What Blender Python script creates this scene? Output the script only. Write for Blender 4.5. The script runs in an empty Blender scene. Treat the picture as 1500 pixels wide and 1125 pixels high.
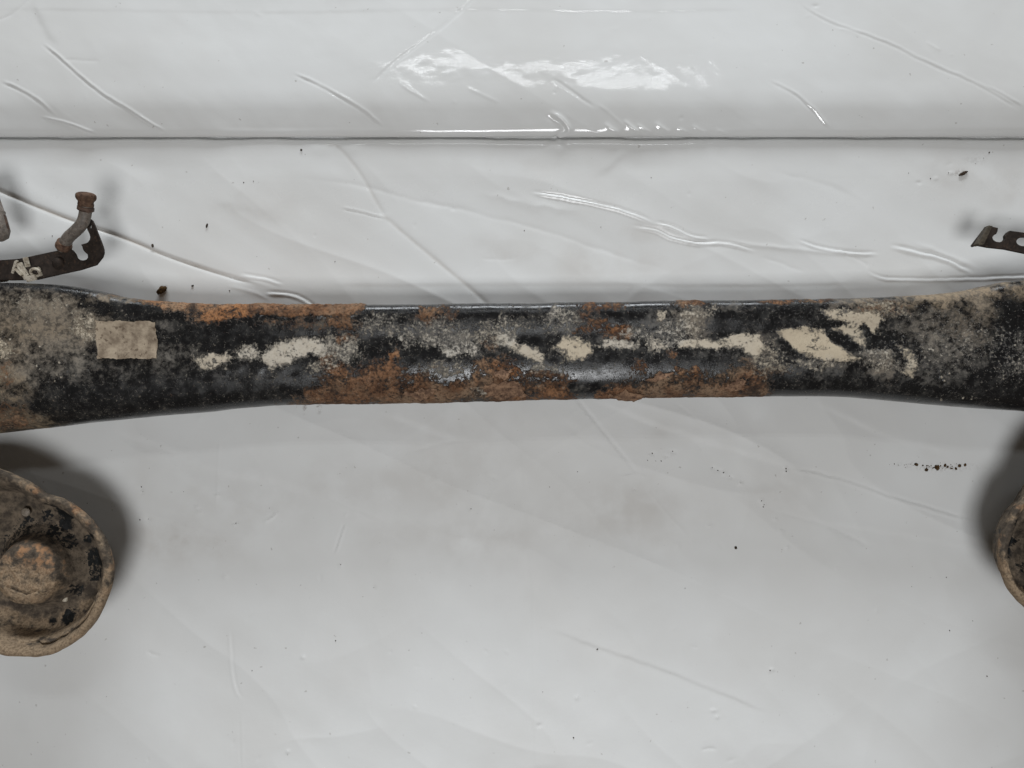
import bpy, bmesh, math, random
import numpy as np
from mathutils import Vector, Matrix

random.seed(7)
scn = bpy.context.scene
col = scn.collection

# ------------------------------------------------------------------ camera
H = 0.75                       # camera height above the tarp (m)
F = 1155.0                     # focal length in photograph pixels (1500 wide)
cam = bpy.data.cameras.new("camera")
cam.sensor_width = 36.0
cam.lens = 36.0 * F / 1500.0
cam.clip_start = 0.01
cam.clip_end = 100.0
camo = bpy.data.objects.new("camera", cam)
camo.location = (0, 0, H)
camo.rotation_euler = (0, 0, 0)
col.objects.link(camo)
scn.camera = camo

# ------------------------------------------------------------------ light
scn.view_settings.view_transform = 'Standard'
scn.view_settings.look = 'None'
scn.view_settings.gamma = 1.0
scn.view_settings.exposure = 0.16
scn.view_settings.use_curve_mapping = False

world = bpy.data.worlds.new("World")
scn.world = world
world.use_nodes = True
world.node_tree.nodes["Background"].inputs[0].default_value = (1.0, 0.86, 0.72, 1)
world.node_tree.nodes["Background"].inputs[1].default_value = 0.055


def area(name, loc, target, sx, sy, power, color):
    l = bpy.data.lights.new(name, 'AREA')
    l.shape = 'RECTANGLE'
    l.size, l.size_y = sx, sy
    l.energy = power
    l.color = color
    o = bpy.data.objects.new(name, l)
    o.location = loc
    o.rotation_euler = (Vector(target) - Vector(loc)).to_track_quat('-Z', 'Y').to_euler()
    col.objects.link(o)
    return o


# workshop lamp behind the photographer, open door / window beyond the raised
# edge, and the twin tube fitting that is mirrored in the raised band
area("ceiling_lamp", (0.0, -0.60, 1.8), (0, 0, 0), 0.55, 0.50, 15.8, (0.97, 0.985, 1.0))
area("window_light", (0.0, 3.4, 0.98), (0, 0, 0), 2.4, 0.6, 98, (0.915, 0.96, 1.0))
for dy in (0.0, 0.13):
    area("tube_lamp", (0.11, 1.60 + dy, 2.25), (0.11, 0.3, 0), 1.22, 0.024, 2.1, (0.95, 0.98, 1.0))

# ------------------------------------------------------------------ helpers


def W(px, py, z=0.0):
    """photograph pixel on the plane of height z -> world point"""
    k = (H - z) / F
    return ((px - 750.0) * k, (562.5 - py) * k, z)


def tag(o, label=None, cat=None, group=None, kind=None):
    if label: o["label"] = label
    if cat: o["category"] = cat
    if group: o["group"] = group
    if kind: o["kind"] = kind
    return o


def link(name, me, mat=None, parent=None, smooth=True):
    if mat is not None:
        me.materials.append(mat)
    if smooth:
        me.polygons.foreach_set("use_smooth", np.ones(len(me.polygons), dtype=bool))
    o = bpy.data.objects.new(name, me)
    col.objects.link(o)
    if parent is not None:
        o.parent = parent
    return o


def grid_mesh(name, P, closed_u=False, closed_v=False):
    """P: (nu, nv, 3) array -> quad mesh"""
    nu, nv = P.shape[:2]
    iu = np.arange(nu if closed_u else nu - 1)
    iv = np.arange(nv if closed_v else nv - 1)
    I, J = np.meshgrid(iu, iv, indexing='ij')
    a = (I * nv + J).ravel()
    b = (((I + 1) % nu) * nv + J).ravel()
    c = (((I + 1) % nu) * nv + (J + 1) % nv).ravel()
    d = (I * nv + (J + 1) % nv).ravel()
    quads = np.stack([a, b, c, d], 1).astype(np.int32)
    me = bpy.data.meshes.new(name)
    me.vertices.add(nu * nv)
    me.vertices.foreach_set("co", P.reshape(-1).astype(np.float32))
    me.loops.add(quads.size)
    me.loops.foreach_set("vertex_index", quads.ravel())
    me.polygons.add(len(quads))
    me.polygons.foreach_set("loop_start", np.arange(0, quads.size, 4, dtype=np.int32))
    me.update(calc_edges=True)
    me.validate()
    return me


def add_attr(me, name, rgb):
    """rgb (...,3) float -> point colour attribute"""
    n = len(me.vertices)
    a = me.attributes.new(name, 'FLOAT_COLOR', 'POINT')
    buf = np.ones((n, 4), dtype=np.float32)
    buf[:, :3] = rgb.reshape(n, 3)
    a.data.foreach_set("color", buf.ravel())


def _vnoise(x, y, seed):
    rng = np.random.RandomState(seed)
    T = rng.rand(256, 256)
    xi = np.floor(x).astype(int); yi = np.floor(y).astype(int)
    fx = x - xi; fy = y - yi
    fx = fx * fx * fx * (fx * (6 * fx - 15) + 10); fy = fy * fy * fy * (fy * (6 * fy - 15) + 10)
    a = T[xi & 255, yi & 255]; b = T[(xi + 1) & 255, yi & 255]
    c = T[xi & 255, (yi + 1) & 255]; d = T[(xi + 1) & 255, (yi + 1) & 255]
    return (a * (1 - fx) + b * fx) * (1 - fy) + (c * (1 - fx) + d * fx) * fy


def fbm(x, y, seed=0, oct=4, gain=0.5):
    """fractal noise in -1..1"""
    r = np.zeros(np.broadcast(x, y).shape); amp = 1.0; tot = 0
    for o in range(oct):
        c, s = math.cos(0.6 * o), math.sin(0.6 * o)
        r = r + amp * (_vnoise((x * c - y * s) * 2 ** o + 17.3 * o, (x * s + y * c) * 2 ** o + 5.1 * o, seed + o) - 0.5) * 2
        tot += amp; amp *= gain
    return r / tot


def sstep(a, b, x):
    t = np.clip((x - a) / (b - a), 0, 1)
    return t * t * (3 - 2 * t)


def poly_sd(X, Y, pts):
    """signed distance to a polygon (positive inside)"""
    pts = np.array(pts, float)
    d = np.full(X.shape, 1e9); inside = np.zeros(X.shape, bool)
    n = len(pts)
    for i in range(n):
        ax, ay = pts[i]; bx, by = pts[(i + 1) % n]
        ex, ey = bx - ax, by - ay
        t = np.clip(((X - ax) * ex + (Y - ay) * ey) / (ex * ex + ey * ey + 1e-9), 0, 1)
        d = np.minimum(d, np.hypot(X - ax - t * ex, Y - ay - t * ey))
        cond = ((ay > Y) != (by > Y)) & (X < ex * (Y - ay) / (ey if abs(ey) > 1e-9 else 1e-9) + ax)
        inside ^= cond
    return np.where(inside, d, -d)


def polyline_sd(X, Y, pts):
    """distance to a polyline signed by side, and position 0..1 along it"""
    pts = np.array(pts, float)
    seg = np.hypot(*(pts[1:] - pts[:-1]).T); L = seg.sum(); acc = 0
    best = np.full(X.shape, 1e9); sd = np.zeros(X.shape); tt = np.zeros(X.shape)
    for i in range(len(pts) - 1):
        ax, ay = pts[i]; ex, ey = pts[i + 1] - pts[i]
        t = np.clip(((X - ax) * ex + (Y - ay) * ey) / (ex * ex + ey * ey + 1e-12), 0, 1)
        dx = X - ax - t * ex; dy = Y - ay - t * ey
        d = np.hypot(dx, dy); m = d < best
        best = np.where(m, d, best)
        sd = np.where(m, np.sign(ex * dy - ey * dx) * d, sd)
        tt = np.where(m, (acc + t * seg[i]) / L, tt)
        acc += seg[i]
    return sd, tt


def spline(pts, n=6):
    """Catmull-Rom through 2-D points"""
    p = np.array(pts, float)
    if len(p) < 3:
        return p
    q = np.vstack([2 * p[0] - p[1], p, 2 * p[-1] - p[-2]])
    out = []
    for i in range(1, len(q) - 2):
        for t in np.linspace(0, 1, n, endpoint=False):
            a, b, c, d = q[i - 1], q[i], q[i + 1], q[i + 2]
            out.append(0.5 * (2 * b + (c - a) * t + (2 * a - 5 * b + 4 * c - d) * t * t + (-a + 3 * b - 3 * c + d) * t ** 3))
    out.append(p[-1])
    return np.array(out)


def srgb(r, g, b):
    f = lambda c: ((c / 255.0) / 12.92 if c <= 10 else (((c / 255.0) + 0.055) / 1.055) ** 2.4)
    return (f(r), f(g), f(b), 1.0)


# ------------------------------------------------------------------ node helpers
class N:
    def __init__(self, name):
        self.m = bpy.data.materials.new(name)
        self.m.use_nodes = True
        self.t = self.m.node_tree
        self.b = self.t.nodes["Principled BSDF"]
        self.co = None

    def node(self, typ, **kw):
        n = self.t.nodes.new(typ)
        for k, v in kw.items():
            setattr(n, k, v)
        return n

    def plug(self, sock, v):
        if hasattr(v, "is_output"):
            self.t.links.new(v, sock)
        else:
            sock.default_value = v

    def obj(self):
        if self.co is None:
            self.co = self.node("ShaderNodeTexCoord").outputs["Object"]
        return self.co

    def noise(self, scale, detail=5, rough=0.6, dist=0.0, vec=None, stretch=None):
        n = self.node("ShaderNodeTexNoise")
        v = vec or self.obj()
        if stretch:
            mp = self.node("ShaderNodeMapping")
            mp.inputs["Scale"].default_value = stretch
            self.t.links.new(v, mp.inputs[0]); v = mp.outputs[0]
        self.t.links.new(v, n.inputs["Vector"])
        n.inputs["Scale"].default_value = scale
        n.inputs["Detail"].default_value = detail
        n.inputs["Roughness"].default_value = rough
        n.inputs["Distortion"].default_value = dist
        return n.outputs[0]

    def voro(self, scale, feature='F1', rand=1.0):
        n = self.node("ShaderNodeTexVoronoi", feature=feature)
        self.t.links.new(self.obj(), n.inputs["Vector"])
        n.inputs["Scale"].default_value = scale
        n.inputs["Randomness"].default_value = rand
        return n.outputs[0]

    def math(self, op, a, b=0.0, c=None, clamp=False):
        n = self.node("ShaderNodeMath", operation=op, use_clamp=clamp)
        self.plug(n.inputs[0], a); self.plug(n.inputs[1], b)
        if c is not None: self.plug(n.inputs[2], c)
        return n.outputs[0]

    def rng(self, v, a, b, c=0.0, d=1.0, smooth=True):
        n = self.node("ShaderNodeMapRange", interpolation_type='SMOOTHSTEP' if smooth else 'LINEAR')
        self.plug(n.inputs[0], v)
        for i, k in enumerate((a, b, c, d)):
            self.plug(n.inputs[i + 1], k)
        return n.outputs[0]

    def mix(self, f, a, b, blend='MIX'):
        n = self.node("ShaderNodeMix", data_type='RGBA', blend_type=blend)
        self.plug(n.inputs[0], f); self.plug(n.inputs[6], a); self.plug(n.inputs[7], b)
        return n.outputs[2]

    def mixf(self, f, a, b):
        n = self.node("ShaderNodeMix", data_type='FLOAT')
        self.plug(n.inputs[0], f); self.plug(n.inputs[2], a); self.plug(n.inputs[3], b)
        return n.outputs[0]

    def attr(self, name):
        n = self.node("ShaderNodeAttribute", attribute_name=name)
        s = self.node("ShaderNodeSeparateColor")
        self.t.links.new(n.outputs["Color"], s.inputs[0])
        return s.outputs

    def bump(self, h, dist, strength=1.0):
        n = self.node("ShaderNodeBump")
        n.inputs["Strength"].default_value = strength
        n.inputs["Distance"].default_value = dist
        self.plug(n.inputs["Height"], h)
        self.t.links.new(n.outputs[0], self.b.inputs["Normal"])

    def out(self, color, rough, metal=0.0, spec=0.5):
        self.plug(self.b.inputs["Base Color"], color)
        self.plug(self.b.inputs["Roughness"], rough)
        self.plug(self.b.inputs["Metallic"], metal)
        self.plug(self.b.inputs["Specular IOR Level"], spec)
        return self.m


# ------------------------------------------------------------------ materials
def mat_tarp():
    n = N("white_vinyl")
    a = n.attr("grime_shade")
    big = n.noise(5, 4, 0.55); mid = n.noise(28, 5, 0.6); fine = n.noise(320, 3, 0.6)
    c = n.mix(n.rng(big, 0.35, 0.65), srgb(226, 227, 226), srgb(219, 219, 217))
    dirt = n.math('MULTIPLY', a[0], n.rng(mid, 0.3, 0.62, 0.25, 1.0))  # smudges, plus the shade painted along deep folds
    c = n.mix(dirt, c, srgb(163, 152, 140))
    spots = n.rng(n.noise(170, 2, 0.5), 0.735, 0.78)
    c = n.mix(n.math('MULTIPLY', spots, 0.35), c, srgb(120, 110, 98))
    c = n.mix(n.math('MULTIPLY', a[1], n.rng(fine, 0.45, 0.62, 0.0, 1.0)), c, srgb(88, 66, 45))
    r = n.math('ADD', n.math('ADD', n.rng(mid, 0.3, 0.7, 0.08, 0.13), n.math('MULTIPLY', dirt, 0.2)), n.math('MULTIPLY', a[2], 0.52))
    n.bump(n.math('ADD', n.math('MULTIPLY', mid, 0.5), n.math('MULTIPLY', fine, 0.03)), 0.0005)
    return n.out(c, r)


def mat_beam():
    n = N("painted_rusty_steel")
    m = n.attr("mask")      # rust, mud, dust
    t = n.attr("tone")      # rust tone (0 brown .. 1 orange), dust tone (0 grey .. 1 tan), mud tone
    fine = n.noise(700, 6, 0.78); f2 = n.noise(260, 7, 0.72, 0.5); mid = n.noise(90, 6, 0.66); big = n.noise(26, 4, 0.6)
    grain = n.noise(1500, 3, 0.7); xf = n.noise(1900, 3, 0.7)

    def cover(mask, noise, gain, w=0.07):
        v = n.math('ADD', mask, n.math('MULTIPLY', n.math('SUBTRACT', noise, 0.5), gain))
        return n.rng(v, 0.5 - w, 0.5 + w)

    sp = n.noise(420, 5, 0.75, 0.3)
    paint = n.mix(n.rng(mid, 0.35, 0.7), srgb(22, 22, 23), srgb(33, 33, 33))
    specks = n.rng(xf, 0.60, 0.68)
    paint = n.mix(n.math('MULTIPLY', specks, n.rng(big, 0.48, 0.70, 0.0, 0.4)), paint, srgb(134, 128, 118))
    # dust film
    dn = n.math('ADD', n.math('MULTIPLY', mid, 0.45), n.math('ADD', n.math('MULTIPLY', f2, 0.42), n.math('MULTIPLY', xf, 0.13)))
    dfac = n.math('MULTIPLY', cover(n.math('MULTIPLY', m[2], 0.9), dn, 3.4, 0.42), n.rng(m[2], 0.0, 0.8, 0.45, 0.95))
    dcol = n.mix(t[1], srgb(126, 123, 117), srgb(152, 134, 110))
    dcol = n.mix(n.rng(f2, 0.36, 0.6, 0.85, 0.0), dcol, n.mix(0.6, dcol, srgb(48, 45, 40)))
    c = n.mix(dfac, paint, dcol)
    # rust
    nz = n.math('ADD', n.math('MULTIPLY', f2, 0.55), n.math('MULTIPLY', sp, 0.45))
    rc = cover(m[0], nz, 3.2, 0.26)
    r0 = n.mix(n.rng(mid, 0.36, 0.64), srgb(70, 54, 46), srgb(118, 92, 74))
    r1 = n.mix(n.rng(mid, 0.36, 0.64), srgb(140, 95, 62), srgb(184, 131, 88))
    rcol = n.mix(n.math('MULTIPLY', t[0], n.rng(f2, 0.3, 0.6, 0.45, 1.0)), r0, r1)
    rcol = n.mix(n.rng(big, 0.42, 0.62, 0.0, 0.75), rcol, srgb(148, 126, 104))
    rcol = n.mix(n.rng(sp, 0.34, 0.52, 0.85, 0.0), rcol, srgb(50, 38, 33))
    rcol = n.mix(n.rng(xf, 0.56, 0.7, 0.0, 0.5), rcol, srgb(196, 164, 134))
    rcol = n.mix(n.rng(n.noise(55, 6, 0.7, 0.6), 0.52, 0.64, 0.0, 0.8), rcol, srgb(54, 46, 42))
    c = n.mix(rc, c, rcol)
    # caked mud
    nm = n.math('ADD', n.math('MULTIPLY', sp, 0.65), n.math('ADD', n.math('MULTIPLY', xf, 0.2), n.math('MULTIPLY', mid, 0.15)))
    mc = cover(m[1], nm, 4.4, 0.24)
    mcol = n.mix(t[2], srgb(194, 189, 180), srgb(198, 183, 158))
    mcol = n.mix(n.rng(f2, 0.42, 0.7, 0.0, 0.4), mcol, srgb(170, 154, 132))
    mcol = n.mix(n.rng(xf, 0.32, 0.44, 0.45, 0.0), mcol, srgb(110, 96, 80))
    c = n.mix(mc, c, mcol)
    rough = n.mixf(n.math('MAXIMUM', n.math('MAXIMUM', rc, mc), n.math('MULTIPLY', dfac, 0.9)), n.rng(mid, 0.3, 0.7, 0.14, 0.34), 0.9)
    h = n.math('ADD', n.math('MULTIPLY', mc, n.math('ADD', n.math('MULTIPLY', grain, 0.5), 0.6)),
               n.math('MULTIPLY', rc, n.math('ADD', n.math('MULTIPLY', f2, 1.6), n.math('MULTIPLY', grain, 0.5))))
    h = n.math('ADD', h, n.math('MULTIPLY', fine, 0.2))
    n.bump(h, 0.0007, 0.9)
    spec = n.mixf(n.math('MAXIMUM', rc, mc), 0.5, 0.15)
    return n.out(c, rough, 0.0, spec)


def mat_cup():
    n = N("muddy_rusty_steel")
    m = n.attr("mask")      # black paint chips, orange rust, pale mud with the lower bowl's painted brightness
    fine = n.noise(480, 4, 0.68); mid = n.noise(110, 5, 0.65); big = n.noise(35, 3, 0.6)
    c = n.mix(n.rng(mid, 0.33, 0.66), srgb(68, 61, 54), srgb(120, 107, 92))
    c = n.mix(n.rng(fine, 0.55, 0.7, 0.0, 0.45), c, srgb(60, 48, 40))

    def cover(mask, noise, gain, w=0.1):
        v = n.math('ADD', mask, n.math('MULTIPLY', n.math('SUBTRACT', noise, 0.5), gain))
        return n.rng(v, 0.5 - w, 0.5 + w)
    c = n.mix(cover(m[1], mid, 2.0, 0.2), c, n.mix(n.rng(mid, 0.35, 0.65), srgb(104, 76, 56), srgb(160, 122, 90)))
    c = n.mix(n.math('MULTIPLY', cover(m[2], mid, 2.0, 0.2), 0.85), c, n.mix(n.rng(fine, 0.4, 0.65), srgb(156, 136, 112), srgb(116, 99, 80)))
    blk = cover(m[0], n.noise(260, 5, 0.7, 0.5), 2.2, 0.06)
    c = n.mix(blk, c, srgb(27, 28, 28))
    rough = n.mixf(blk, 0.88, 0.45)
    n.bump(n.math('ADD', n.math('MULTIPLY', mid, 1.0), n.math('MULTIPLY', fine, 0.6)), 0.0015, 1.0)
    return n.out(c, rough, 0.0, 0.2)


def mat_simple(name, a, b, rough, scale=220, spec=0.3, bump=0.0004, metal=0.0, speck=None):
    n = N(name)
    f = n.noise(scale, 5, 0.65)
    c = n.mix(n.rng(f, 0.34, 0.66), srgb(*a), srgb(*b))
    if speck:
        c = n.mix(n.rng(n.noise(scale * 2.4, 3, 0.6), 0.56, 0.66, 0, 0.8), c, srgb(*speck))
    n.bump(f, bump)
    return n.out(c, rough, metal, spec)


M_TARP = mat_tarp()
M_BEAM = mat_beam()
M_CUP = mat_cup()
M_BRACKET = mat_simple("dark_bracket_steel", (38, 32, 28), (54, 46, 41), 0.75, 160, 0.2, 0.0004, 0.0, (70, 56, 46))
M_LIP = mat_simple("lit_bracket_steel", (58, 52, 44), (88, 80, 68), 0.7, 200, 0.3, 0.0005, 0.0, (46, 38, 32))  # lighter bracket steel: the lip's lit face is put into the colour
M_PIPE = mat_simple("weathered_pipe_steel", (98, 92, 86), (128, 119, 110), 0.6, 300, 0.4, 0.0003, 0.0, (80, 62, 50))
M_NUT = mat_simple("rusted_fitting_steel", (74, 57, 48), (112, 88, 72), 0.8, 260, 0.2, 0.0006, 0.0, (60, 38, 30))
M_NUTD = mat_simple("dark_fitting_steel", (62, 48, 42), (104, 84, 72), 0.7, 220, 0.3, 0.0006)
M_CLIP = mat_simple("dirty_pale_clip", (196, 188, 172), (150, 138, 120), 0.55, 260, 0.4, 0.0005, 0.0, (84, 72, 60))
M_STICK = mat_simple("dust_covered_sticker", (124, 110, 94), (172, 157, 137), 0.85, 90, 0.2, 0.0010, 0.0, (98, 84, 70))
M_FLAKE = mat_simple("rust_flake_steel", (98, 76, 63), (152, 122, 98), 0.9, 230, 0.15, 0.0010, 0.0, (58, 44, 37))
M_SCREW = mat_simple("grey_rivet", (150, 140, 128), (120, 110, 98), 0.6, 300)
M_CRUMB = mat_simple("mud_crumb", (92, 70, 44), (60, 46, 32), 0.9, 400, 0.15, 0.0008)
M_SPECK = mat_simple("dark_grit", (48, 40, 34), (74, 62, 50), 0.9, 400, 0.15, 0.0004)

# ------------------------------------------------------------------ tarp
YC = 362.5 * H / F             # the tucked corner
prof = [(YC - 0.040, 0.0), (YC - 0.030, 0.0002), (YC - 0.021, 0.0007), (YC - 0.013, 0.0011), (YC - 0.0070, 0.0010), (YC - 0.0030, -0.0006), (YC - 0.0004, -0.0040), (YC + 0.0020, -0.0075),
        (YC + 0.0014, -0.0045), (YC - 0.0002, -0.0010), (YC - 0.0010, 0.0018), (YC + 0.0002, 0.0044), (YC + 0.0028, 0.0062),
        (YC + 0.007, 0.0074), (YC + 0.013, 0.0088), (YC + 0.019, 0.0101), (YC + 0.025, 0.0112), (YC + 0.031, 0.0118), (YC + 0.039, 0.0119), (YC + 0.050, 0.0113), (YC + 0.061, 0.01055), (YC + 0.072, 0.0095), (YC + 0.084, 0.0080), (YC + 0.105, 0.0048), (YC + 0.135, 0.0004), (YC + 0.165, -0.003)]


def build_tarp():
    p = np.vstack([[(-2.0, 0.0)], spline(prof, 24), [(YC + 1.6, -0.006)]])
    # arc length
    sl = np.concatenate([[0], np.cumsum(np.hypot(*(p[1:] - p[:-1]).T))])
    # sample density: coarse far away, fine in view
    # floor part is p index with y < YC-0.006 before the slot
    k_slot = next(i for i in range(len(p)) if p[i, 0] > YC - 0.014)
    s_slot = sl[k_slot]
    s_v0 = s_slot - (p[k_slot, 0] + 0.385)
    s_end = sl[-1]
    s_v1 = s_slot + 0.185
    S = np.concatenate([np.linspace(0, s_v0, 26)[:-1],
                        np.linspace(s_v0, s_slot, 520)[:-1],
                        np.linspace(s_slot, s_slot + 0.05, 90)[:-1],
                        np.linspace(s_slot + 0.05, s_v1, 130)[:-1],
                        np.linspace(s_v1, s_end, 18)])
    X1 = np.concatenate([np.linspace(-2.4, -0.515, 26)[:-1], np.linspace(-0.515, 0.515, 900), np.linspace(0.515, 2.4, 26)[1:]])
    py = np.interp(S, sl, p[:, 0]); pz = np.interp(S, sl, p[:, 1])
    ty = np.gradient(py, S); tz = np.gradient(pz, S)
    ln = np.hypot(ty, tz); ny, nz = -tz / ln, ty / ln
    # photograph row of every profile sample, for laying out creases (in the surface's own x,s)
    row = 562.5 - F * py / (H - pz)
    # monotone parts: floor and raised band
    kf = np.searchsorted(S, s_slot + 0.006)
    kr = np.searchsorted(S, s_slot + 0.0295)

    def to_s(px, r):
        if r > 201:
            s = np.interp(-r, -row[:kf], S[:kf])
        else:
            s = np.interp(-r, -row[kr:], S[kr:])
        z = np.interp(s, S, pz)
        return ((px - 750) * (H - z) / F, s)

    XX, SS = np.meshgrid(X1, S, indexing='ij')
    D = np.zeros(XX.shape)
    G = np.zeros(XX.shape + (3,))
    floor = sstep(s_slot + 0.002, s_slot - 0.03, SS)
    roll = sstep(s_slot + 0.028, s_slot + 0.04, SS)
    # gentle undulation
    D += floor * ((0.0007 + 0.0015 * sstep(s_slot - 0.26, s_slot - 0.12, SS)) * fbm(XX * 7 + 3, SS * 7, 11, 3) + 0.0008 * fbm(XX * 15 + SS * 9, SS * 24 + XX * 9, 12, 2) * (0.4 + 0.7 * sstep(s_slot - 0.22, s_slot - 0.1, SS)))
    D += roll * (0.0016 * fbm(XX * 9 + 3, SS * 8, 21, 3) + 0.00018 * fbm(XX * 50 + SS * 25, SS * 45, 22, 2))
    # connected long folds running down to the right, with sharp spines
    def ridged(ang, fx, fs, seed):
        c_, s_ = math.cos(ang), math.sin(ang)
        a_, b_ = XX * c_ + SS * s_, -XX * s_ + SS * c_
        return 1 - np.abs(fbm(a_ * fx, b_ * fs, seed, 2, 0.35))
    D += floor * (1.0 + 0.8 * sstep(s_slot - 0.44, s_slot - 0.36, SS) * sstep(s_slot - 0.2, s_slot - 0.26, SS)) * (0.0010 * ridged(-0.40, 3.2, 13, 25) ** 3 + 0.0005 * ridged(-0.75, 5, 18, 27) ** 3 + 0.0006 * ridged(0.5, 4, 11, 29) ** 3)
    D += roll * (0.0004 * ridged(-0.55, 4, 12, 35) ** 3)
    # the tucked edge wanders a little
    edge = np.exp(-((SS - s_slot - 0.016) / 0.012) ** 2)
    D += edge * 0.0011 * fbm(XX * 22, SS * 0 + 3.3, 23, 3)

    def box(pts, m):
        lo = pts.min(0) - m; hi = pts.max(0) + m
        i0, i1 = np.searchsorted(X1, lo[0]), np.searchsorted(X1, hi[0])
        j0, j1 = np.searchsorted(S, lo[1]), np.searchsorted(S, hi[1])
        return slice(max(i0, 0), max(i1, 1)), slice(max(j0, 0), max(j1, 1))

    def crease(px, kind='ridge', w=2.2, a=0.7, taper=0.25, wob=0.5):
        q = np.array([to_s(*c) for c in spline(px, 5)])
        wm, am = w * 0.72e-3, a * 1.15e-3
        sl_ = box(q, wm * 11)
        x, s = XX[sl_], SS[sl_]
        wv = fbm(x * 90, s * 90, 31, 2) * wob * wm
        d, t = polyline_sd(x, s, q)
        d = d + wv
        env = sstep(0, taper, t) * sstep(1, 1 - taper, t)
        # distance beyond the ends
        env = np.where(np.minimum(t, 1 - t) <= 0, 0, env)
        env = env * (0.75 + 0.35 * fbm(x * 40, s * 40, 33, 2))
        g = 0.6 * np.exp(-np.abs(d) / (1.6 * wm)) + 0.4 * np.exp(-(d / wm) ** 2)
        if kind == 'ridge':
            f = g
        elif kind == 'valley':
            f = -g
        elif kind == 'fold':        # ridge with a groove beside it
            f = np.exp(-((d - wm * 0.8) / wm) ** 2) - 0.9 * np.exp(-((d + wm * 0.9) / (wm * 0.9)) ** 2)
        elif kind == 'foldr':
            f = np.exp(-((d + wm * 0.8) / wm) ** 2) - 0.9 * np.exp(-((d - wm * 0.9) / (wm * 0.9)) ** 2)
        elif kind == 'step':
            f = np.tanh(d / wm) * np.exp(-(d / (5 * wm)) ** 2)
        elif kind == 'flat':        # flat-bottomed press mark with two sharp edges
            f = -sstep(1.25, 0.85, np.abs(d) / wm)
        D[sl_] += am * env * f

    def dent(px, r, size, a, elong=1.0, ang=0.0):
        c = np.array([to_s(px, r)])
        w = size * 1e-3
        sl_ = box(c, w * 4 * max(1, elong))
        x, s = XX[sl_] - c[0, 0], SS[sl_] - c[0, 1]
        ca, sa = math.cos(ang), math.sin(ang)
        u = (x * ca + s * sa) / (w * elong); v = (-x * sa + s * ca) / w
        D[sl_] += a * 1e-3 * np.exp(-(u * u + v * v))

    C = crease
    # --- between the raised band and the beam
    C([(-60, 255), (0, 280), (60, 305), (120, 328), (190, 352), (245, 375), (310, 397), (378, 418)], 'valley', 2.3, 2.2, 0.08, 0.1)
    C([(180, 352), (245, 372), (310, 394), (360, 410), (420, 425)], 'ridge', 2.6, 0.5, 0.2)
    C([(350, 402), (385, 408), (418, 417)], 'foldr', 1.8, 0.8)
    C([(330, 418), (370, 428), (400, 440)], 'ridge', 2.2, 0.6)
    C([(385, 428), (425, 432), (450, 442), (470, 458)], 'foldr', 1.8, 1.0, 0.2)
    C([(483, 204), (508, 228), (533, 262), (552, 296), (565, 319)], 'valley', 2.6, 0.6, 0.06, 0.2)
    C([(562, 316), (610, 357), (650, 390), (686, 420), (720, 452)], 'valley', 3.0, 0.8, 0.06, 0.2)
    C([(498, 304), (530, 311), (568, 321)], 'fold', 1.4, 0.5, 0.2)
    C([(430, 262), (530, 272), (600, 292), (700, 313), (800, 340), (900, 372), (1010, 408)], 'valley', 3.2, 0.42, 0.2)
    C([(775, 282), (830, 290), (885, 302), (925, 313), (960, 328)], 'foldr', 1.8, 1.1, 0.15)
    C([(955, 326), (985, 333), (1010, 345), (1040, 350)], 'foldr', 1.6, 0.9, 0.2)
    C([(922, 331), (960, 338), (985, 349), (1020, 356), (1060, 356), (1110, 369)], 'foldr', 1.9, 1.0, 0.15)
    C([(1040, 352), (1110, 360), (1180, 367), (1240, 375), (1275, 392)], 'ridge', 2.6, 0.8, 0.2)
    C([(1165, 352), (1200, 363), (1245, 370), (1290, 372)], 'foldr', 1.7, 1.0, 0.2)
    C([(1230, 372), (1255, 380), (1275, 392)], 'valley', 2.0, 0.5, 0.2)
    C([(1300, 360), (1345, 370), (1385, 380), (1410, 393), (1428, 402)], 'foldr', 2.2, 1.1, 0.2)
    C([(1330, 352), (1380, 372), (1440, 396)], 'ridge', 3.0, 0.6, 0.3)
    C([(1110, 374), (1150, 388), (1185, 400)], 'valley', 2.4, 0.4, 0.3)
    C([(1265, 395), (1300, 408), (1400, 409), (1500, 405), (1560, 402)], 'foldr', 1.6, 0.7, 0.1)
    C([(470, 418), (640, 417), (860, 417), (1100, 418), (1290, 415)], 'step', 1.8, 0.25, 0.1)
    C([(870, 260), (900, 240), (930, 215)], 'step', 4, 0.5, 0.3)
    C([(690, 280), (780, 300), (860, 312)], 'ridge', 5, 0.8, 0.3)
    C([(700, 378), (735, 380), (765, 378)], 'valley', 1.6, 0.4, 0.3)
    C([(300, 290), (380, 315), (430, 320)], 'step', 7, 0.5, 0.3)
    C([(1120, 250), (1200, 268), (1270, 300)], 'valley', 4, 0.3, 0.3)
    # --- raised band
    C([(60, 62), (85, 82), (110, 105), (150, 138), (185, 158), (215, 178), (248, 196)], 'fold', 1.5, 0.8, 0.1)
    C([(0, 118), (30, 132), (60, 150), (84, 172)], 'fold', 1.6, 0.7, 0.2)
    C([(60, 172), (100, 182), (146, 198)], 'fold', 1.5, 0.8, 0.2)
    C([(428, 106), (470, 126), (510, 148), (538, 166), (562, 188)], 'fold', 1.6, 0.7, 0.15)
    C([(700, -8), (660, 30), (610, 68), (575, 95), (545, 124)], 'flat', 2.6, 0.35, 0.1, 0.2)
    C([(582, 120), (605, 135), (632, 150)], 'ridge', 1.5, 0.5)
    C([(680, 126), (705, 138), (735, 152)], 'ridge', 1.5, 0.4)
    C([(806, 114), (838, 134), (874, 160)], 'flat', 1.8, 0.5, 0.2)
    C([(872, 150), (900, 172), (915, 188)], 'ridge', 1.6, 0.5)
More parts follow.
